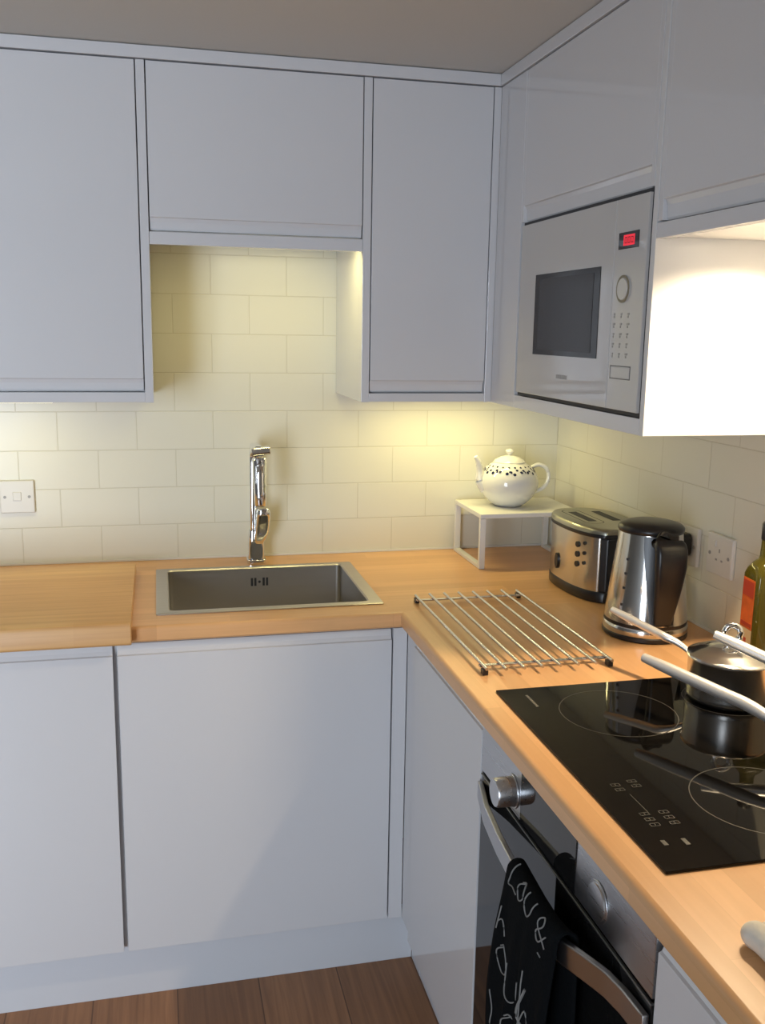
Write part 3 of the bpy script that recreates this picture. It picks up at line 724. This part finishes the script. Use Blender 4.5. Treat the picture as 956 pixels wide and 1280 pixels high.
obj('end_cap', ring_loft(bm_new(), [[(TC.x+a, TC.y+b, z) for a, b in ((-hw, cutv-.0006), (hw, cutv-.0006), (hw2+.004, CUT), (-hw2-.004, CUT))] for z in (.9372, 1.066)]), M['blackplastic'], t, bevel=.003)
obj('rim', slab(lambda k: toast_outline(k), [(1.0, 1.0662), (1.018, 1.068), (1.018, 1.0735), (1.012, 1.0755)]), M['blackplastic'], t, smooth=True, angle=50)
top = obj('top_cover', slab(lambda k: toast_outline(k), [(1.012, 1.0757), (1.006, 1.0815), (.985, 1.0865), (.95, 1.0885)]), M['lid'], t, smooth=True, angle=50)
bm = bm_new()
for dx in (-.026, .038): box(bm, TC.x+dx-.011, TC.x+dx+.011, TC.y-.055, TC.y+.066, 1.086, 1.0889)
obj('slots', bm, M['dark'], top)
bm = bm_new()
o1 = [(TC.x-.026+a, TC.y+.004+b) for a, b in rrect(.050, .175, .022, 6)]; o2 = [(TC.x-.026+a, TC.y+.004+b) for a, b in rrect(.045, .170, .0195, 6)]
nn = len(o1)
va = [bm.verts.new((*p, 1.0888)) for p in o1]; vb = [bm.verts.new((*p, 1.0888)) for p in o2]
for i in range(nn): bm.faces.new([va[i], va[(i+1) % nn], vb[(i+1) % nn], vb[i]])
obj('slot_outline', bm, M['dark'], top)
def shell_x(y):
    u = (y-TC.y)/((TH0 if y > TC.y else TH1)*.985); c = min(1, abs(u))**(1/TE); return TC.x-(TW/2*.985)*max(0, 1-c*c)**(TE/2)
def button(y, z, r, name='button', d=.003, sz_=1.):
    x = shell_x(y); x2 = shell_x(y+.002); nrm = Vector((-1, (x-x2)/.002*-1, 0)); 
    nrm = Vector((-.002, x2-x, 0)).normalized(); 
    tdir = Vector((nrm.y, -nrm.x, 0)); bm = bm_new()
    ring_loft(bm, [[Vector((x, y, z))+nrm*dd+tdir*r*math.cos(2*PI*i/20)+Vector((0, 0, r*sz_*math.sin(2*PI*i/20))) for i in range(20)] for dd in (-.002, d)])
    obj(name, bm, M['blackplastic'], t, smooth=True, bevel=.0006)
for z in (1.041, 1.017, .993):
    button(-.545, z, .0072)
    button(-.568, z+.007, .0045)
button(-.448, .978, .0105, 'dial', .004, 1.9)

# ------------------------------------------------------------------ kettle
KC = (-.143, -.826)
t = thing('kettle', 'stainless jug kettle with a black handle and lid, between the toaster and the hob', 'kettle', (*KC, ZT))
bm = bm_new(); lathe(bm, [(.086, ZT+.0006), (.0885, ZT+.003), (.0885, ZT+.010), (.087, ZT+.012)], *KC, 64)
obj('power_base', bm, M['blackplastic'], t, smooth=True)
bm = bm_new(); lathe(bm, [(.0875, ZT+.0125), (.088, ZT+.014), (.0875, ZT+.027), (.086, ZT+.029)], *KC, 64)
obj('base_band', bm, M['polished'], t, smooth=True)
bm = bm_new(); lathe(bm, [(.086, ZT+.0295), (.0862, ZT+.036)], *KC, 64)
obj('base_seal', bm, M['blackplastic'], t, smooth=True)
bm = bm_new(); lathe(bm, [(.0858, ZT+.0365), (.085, ZT+.05), (.079, ZT+.10), (.073, ZT+.15), (.068, ZT+.195), (.0655, ZT+.222)], *KC, 64)
body = obj('body', bm, M['polished'], t, smooth=True, angle=50)
bm = bm_new(); lathe(bm, [(.0655, ZT+.2225), (.068, ZT+.226), (.068, ZT+.232), (.062, ZT+.238), (.045, ZT+.243), (.02, ZT+.245)], *KC, 64)
lid = obj('lid', bm, M['blackplastic'], t, smooth=True, angle=50)
# handle: broad black grip facing the room's right-front
hd_ = Vector((-.10, -1, 0)).normalized()
def hk(d, z): return (KC[0]+hd_.x*d, KC[1]+hd_.y*d, ZT+z)
bm = bm_new()
path = spline([hk(.056, .206), hk(.086, .214), hk(.104, .200), hk(.106, .160), hk(.100, .115), hk(.092, .075), hk(.086, .045)], 7)
k = len(path)
sc = [(.75+.25*min(1, i/(k*.25)))*(1-.85*max(0, i/k-.45)) for i in range(k)]
sweep(bm, path, rrect(.066, .022, .010, 5), scales=sc, up=hd_)
obj('handle', bm, M['blackplastic'], t, smooth=True, angle=60)
bm = bm_new()
ring_loft(bm, [[(KC[0]+hd_.x*(r+.0015)*1+(-hd_.y)*a*s_, KC[1]+hd_.y*(r+.0015)+hd_.x*a*s_, ZT+z) if False else
               (KC[0]+(r+dd)*math.cos(math.atan2(hd_.y, hd_.x)+a*s_), KC[1]+(r+dd)*math.sin(math.atan2(hd_.y, hd_.x)+a*s_), ZT+z)
               for a, dd in [(-1, .0008), (-.5, .003), (0, .0035), (.5, .003), (1, .0008), (1, -.002), (0, -.002), (-1, -.002)]] for z, r, s_ in ((.040, .0855, .30), (.10, .079, .40), (.15, .073, .50), (.195, .068, .58), (.221, .0656, .60))])
obj('handle_backing', bm, M['blackplastic'], t, smooth=True, angle=50)
sd = -hd_
bm = bm_new()
ring_loft(bm, [[(KC[0]+sd.x*d+(-sd.y)*a, KC[1]+sd.y*d+sd.x*a, ZT+z) for a, d in ((-w_, .055), (w_, .055), (w_*.5, ds), (-w_*.5, ds))] for z, w_, ds in ((.175, .006, .0725), (.20, .016, .082), (.221, .022, .090))])
obj('spout', bm, M['polished'], t, smooth=True, angle=40)
# water-level marks
ga = math.atan2(-.62, -.78)-.25
for z in (.075, .110, .140, .170):
    r = .0858-(.0203)*(z-.0365)/.186
    bm = bm_new()
    bmesh.ops.create_cube(bm, size=1, matrix=Matrix.Translation((KC[0]+(r+.0006)*math.cos(ga), KC[1]+(r+.0006)*math.sin(ga), ZT+z)) @ Matrix.Rotation(ga, 4, 'Z') @ Matrix.Diagonal((.002, .005, .005, 1)))
    obj('level_mark', bm, M['dark'], body)

# ------------------------------------------------------------------ trivet
t = thing('pan_trivet', 'flat stainless steel bar trivet on the worktop between the sink and the hob', 'trivet', (-.44, -.77, ZT))
X0, X1, Y0, Y1 = -.566, -.314, -.515, -1.018
zr = .9245
for yy_ in (-.540, -.985):
    bm = bm_new(); box(bm, X0-.004, X1+.004, yy_-.005, yy_+.005, zr-.0062, zr-.003); obj('cross_rail', bm, M['trivetsteel'], t, bevel=.0005)
for k in range(8):
    x = X0+(X1-X0)*k/7; bm = bm_new()
    e = .0 if k in (0, 7) else .006
    tube(bm, [(x, Y0+e, zr), (x, Y1-e, zr)], .0032, 10); obj('bar', bm, M['trivetsteel'], t, smooth=True, angle=60)
for x in (X0, X1):
    for y in (-.525, -1.005):
        bm = bm_new(); box(bm, x-.005, x+.005, y-.008, y+.008, ZT+.0005, zr-.0035); obj('foot', bm, M['blackplastic'], t, bevel=.001)

# ------------------------------------------------------------------ oil bottle (square)
bc = Vector((-.0445, -1.082, 0)); br_ = math.radians(-7)
def sq(w, z, r): 
    c, s = math.cos(br_), math.sin(br_); return [(bc.x+a*c-b*s, bc.y+a*s+b*c, z) for a, b in rrect(w, w, r, 5)]
z0 = HZ+.0008
t = thing('oil_bottle', 'square olive green oil bottle with an orange label at the right edge', 'bottle', (bc.x, bc.y, z0))
bm = bm_new()
ring_loft(bm, [sq(.050, z0, .008), sq(.060, z0+.003, .008), sq(.0605, z0+.155, .008), sq(.0605, z0+.182, .010), sq(.056, z0+.194, .014), sq(.044, z0+.206, .016), sq(.032, z0+.213, .0155), sq(.0275, z0+.220, .0137), sq(.0255, z0+.243, .0127), sq(.025, z0+.250, .0124)])
obj('glass_body', bm, M['bottle'], t, smooth=True, angle=50)
bm = bm_new(); lathe(bm, [(.0135, z0+.2503), (.014, z0+.252), (.014, z0+.280), (.0125, z0+.283)], bc.x, bc.y, 28)
obj('cap', bm, M['blackplastic'], t, smooth=True)
def lab(z_0, z_1, w, m, name, d=.0004):
    c, s = math.cos(br_), math.sin(br_); h = .0605/2
    def P(a, b, z): return (bc.x+a*c-b*s, bc.y+a*s+b*c, z0+z)
    bm = bm_new(); ring_loft(bm, [[P(-h-.0003, -w/2, z), P(-h-.0003-d, -w/2, z), P(-h-.0003-d, w/2, z), P(-h-.0003, w/2, z)] for z in (z_0, z_1)])
    return obj(name, bm, m, t)
lab(.030, .080, .044, M['label_c'], 'lower_label'); l2 = lab(.0805, .176, .044, M['label_o'], 'front_label'); l2['label'] = 'orange label'
lab(.142, .172, .040, M['label_r'], 'label_heading', .0008); lab(.085, .092, .038, M['label_r'], 'label_stripe', .0008); lab(.050, .062, .010, M['label_r'], 'label_emblem', .0008)

# ------------------------------------------------------------------ rolled white cloth, lower right
bm = bm_new()
path = spline([(-.527, -1.775, .923), (-.521, -1.800, .9245), (-.522, -1.85, .925), (-.524, -1.95, .925), (-.522, -2.02, .924)], 6)
sweep(bm, path, [(a*1.05, b) for a, b in circ(.0145, 16)], scales=[.55, .8, .93]+[1]*(len(path)-4)+[.6])
path = spline([(-.497, -1.770, .921), (-.493, -1.83, .922), (-.492, -1.95, .922), (-.49, -2.01, .921)], 6)
sweep(bm, path, [(a*1.3, b*.75) for a, b in circ(.014, 16)], scales=[.55, .85]+[1]*(len(path)-3)+[.6])
bmesh.ops.translate(bm, verts=bm.verts, vec=(-.030, -.034, 0))
cl = obj('rolled_cloth', bm, M['cloth'], None, smooth=True, loc=(-.52, -1.85, ZT), angle=60)
tag(cl, 'rolled white cloth lying on the worktop at the lower right edge', 'cloth')

# ------------------------------------------------------------------ lights
def area(name, loc, rot, sx, sy, power, col, spread=PI):
    L = bpy.data.lights.new(name, 'AREA'); L.shape = 'RECTANGLE'; L.size = sx; L.size_y = sy; L.energy = power; L.color = col; L.spread = spread
    o = bpy.data.objects.new(name, L); COL.objects.link(o); o.location = loc; o.rotation_euler = rot; return o
YEL = (1, .86, .36)
def undercab(t, x, y, z, w, power):
    hx, hy = w/2, .02
    h = obj('light_strip', B(x-hx, x+hx, y-hy, y+hy, z-.008, z), M['powder'], t, bevel=.001)
    obj('lens', B(x-hx+.005, x+hx-.005, y-hy+.005, y+hy-.005, z-.0086, z-.0081), M['yellow_lens'], h)
    area('under_cabinet_lamp', (x, y, z-.011), (0, 0, 0), 2*hx-.012, 2*hy-.012, power, YEL)
undercab(wcl, -1.50, -.215, UB, .24, .42)
undercab(wcb, -.84, -.295, 1.7475, .28, .80)
undercab(wcr, -.385, -.17, UB, .36, 1.05)
for (x, y), pw in zip(LAMPS, (29, 1.0)):
    L = bpy.data.lights.new('hood_lamp', 'SPOT'); L.energy = pw; L.color = (1, .78, .50); L.spot_size = math.radians(158); L.spot_blend = .7; L.shadow_soft_size = .02
    o = bpy.data.objects.new('hood_lamp', L); COL.objects.link(o); o.location = (x, y, 1.684)
# daylight through the window
area('window_daylight', ((WX0+WX1)/2, YF-.12, (WZ0+WZ1)/2), (math.radians(90), 0, 0), WX1-WX0, WZ1-WZ0, 47, (.77, .875, 1.0), math.radians(108))
w = bpy.data.worlds.new('sky'); SC.world = w; w.use_nodes = True
w.node_tree.nodes['Background'].inputs[0].default_value = (.75, .86, 1, 1); w.node_tree.nodes['Background'].inputs[1].default_value = 1.0

# ------------------------------------------------------------------ camera
cam = bpy.data.cameras.new('camera'); co = bpy.data.objects.new('camera', cam); COL.objects.link(co)
cam.sensor_fit = 'HORIZONTAL'; cam.sensor_width = 36; cam.lens = 36*1186.58/956; cam.clip_start = .02
Rx, Ry, Rz = Matrix.Rotation(1.3811, 3, 'X'), Matrix.Rotation(-.0158, 3, 'Y'), Matrix.Rotation(-.2308, 3, 'Z')
co.matrix_world = Matrix.Translation((-1.1444, -2.5941, 1.5372)) @ (Rz @ Ry @ Rx).to_4x4()
SC.camera = co
SC.view_settings.view_transform = 'Standard'; SC.view_settings.look = 'None'; SC.view_settings.gamma = 1; SC.view_settings.use_curve_mapping = False
SC.view_settings.exposure = 0.30
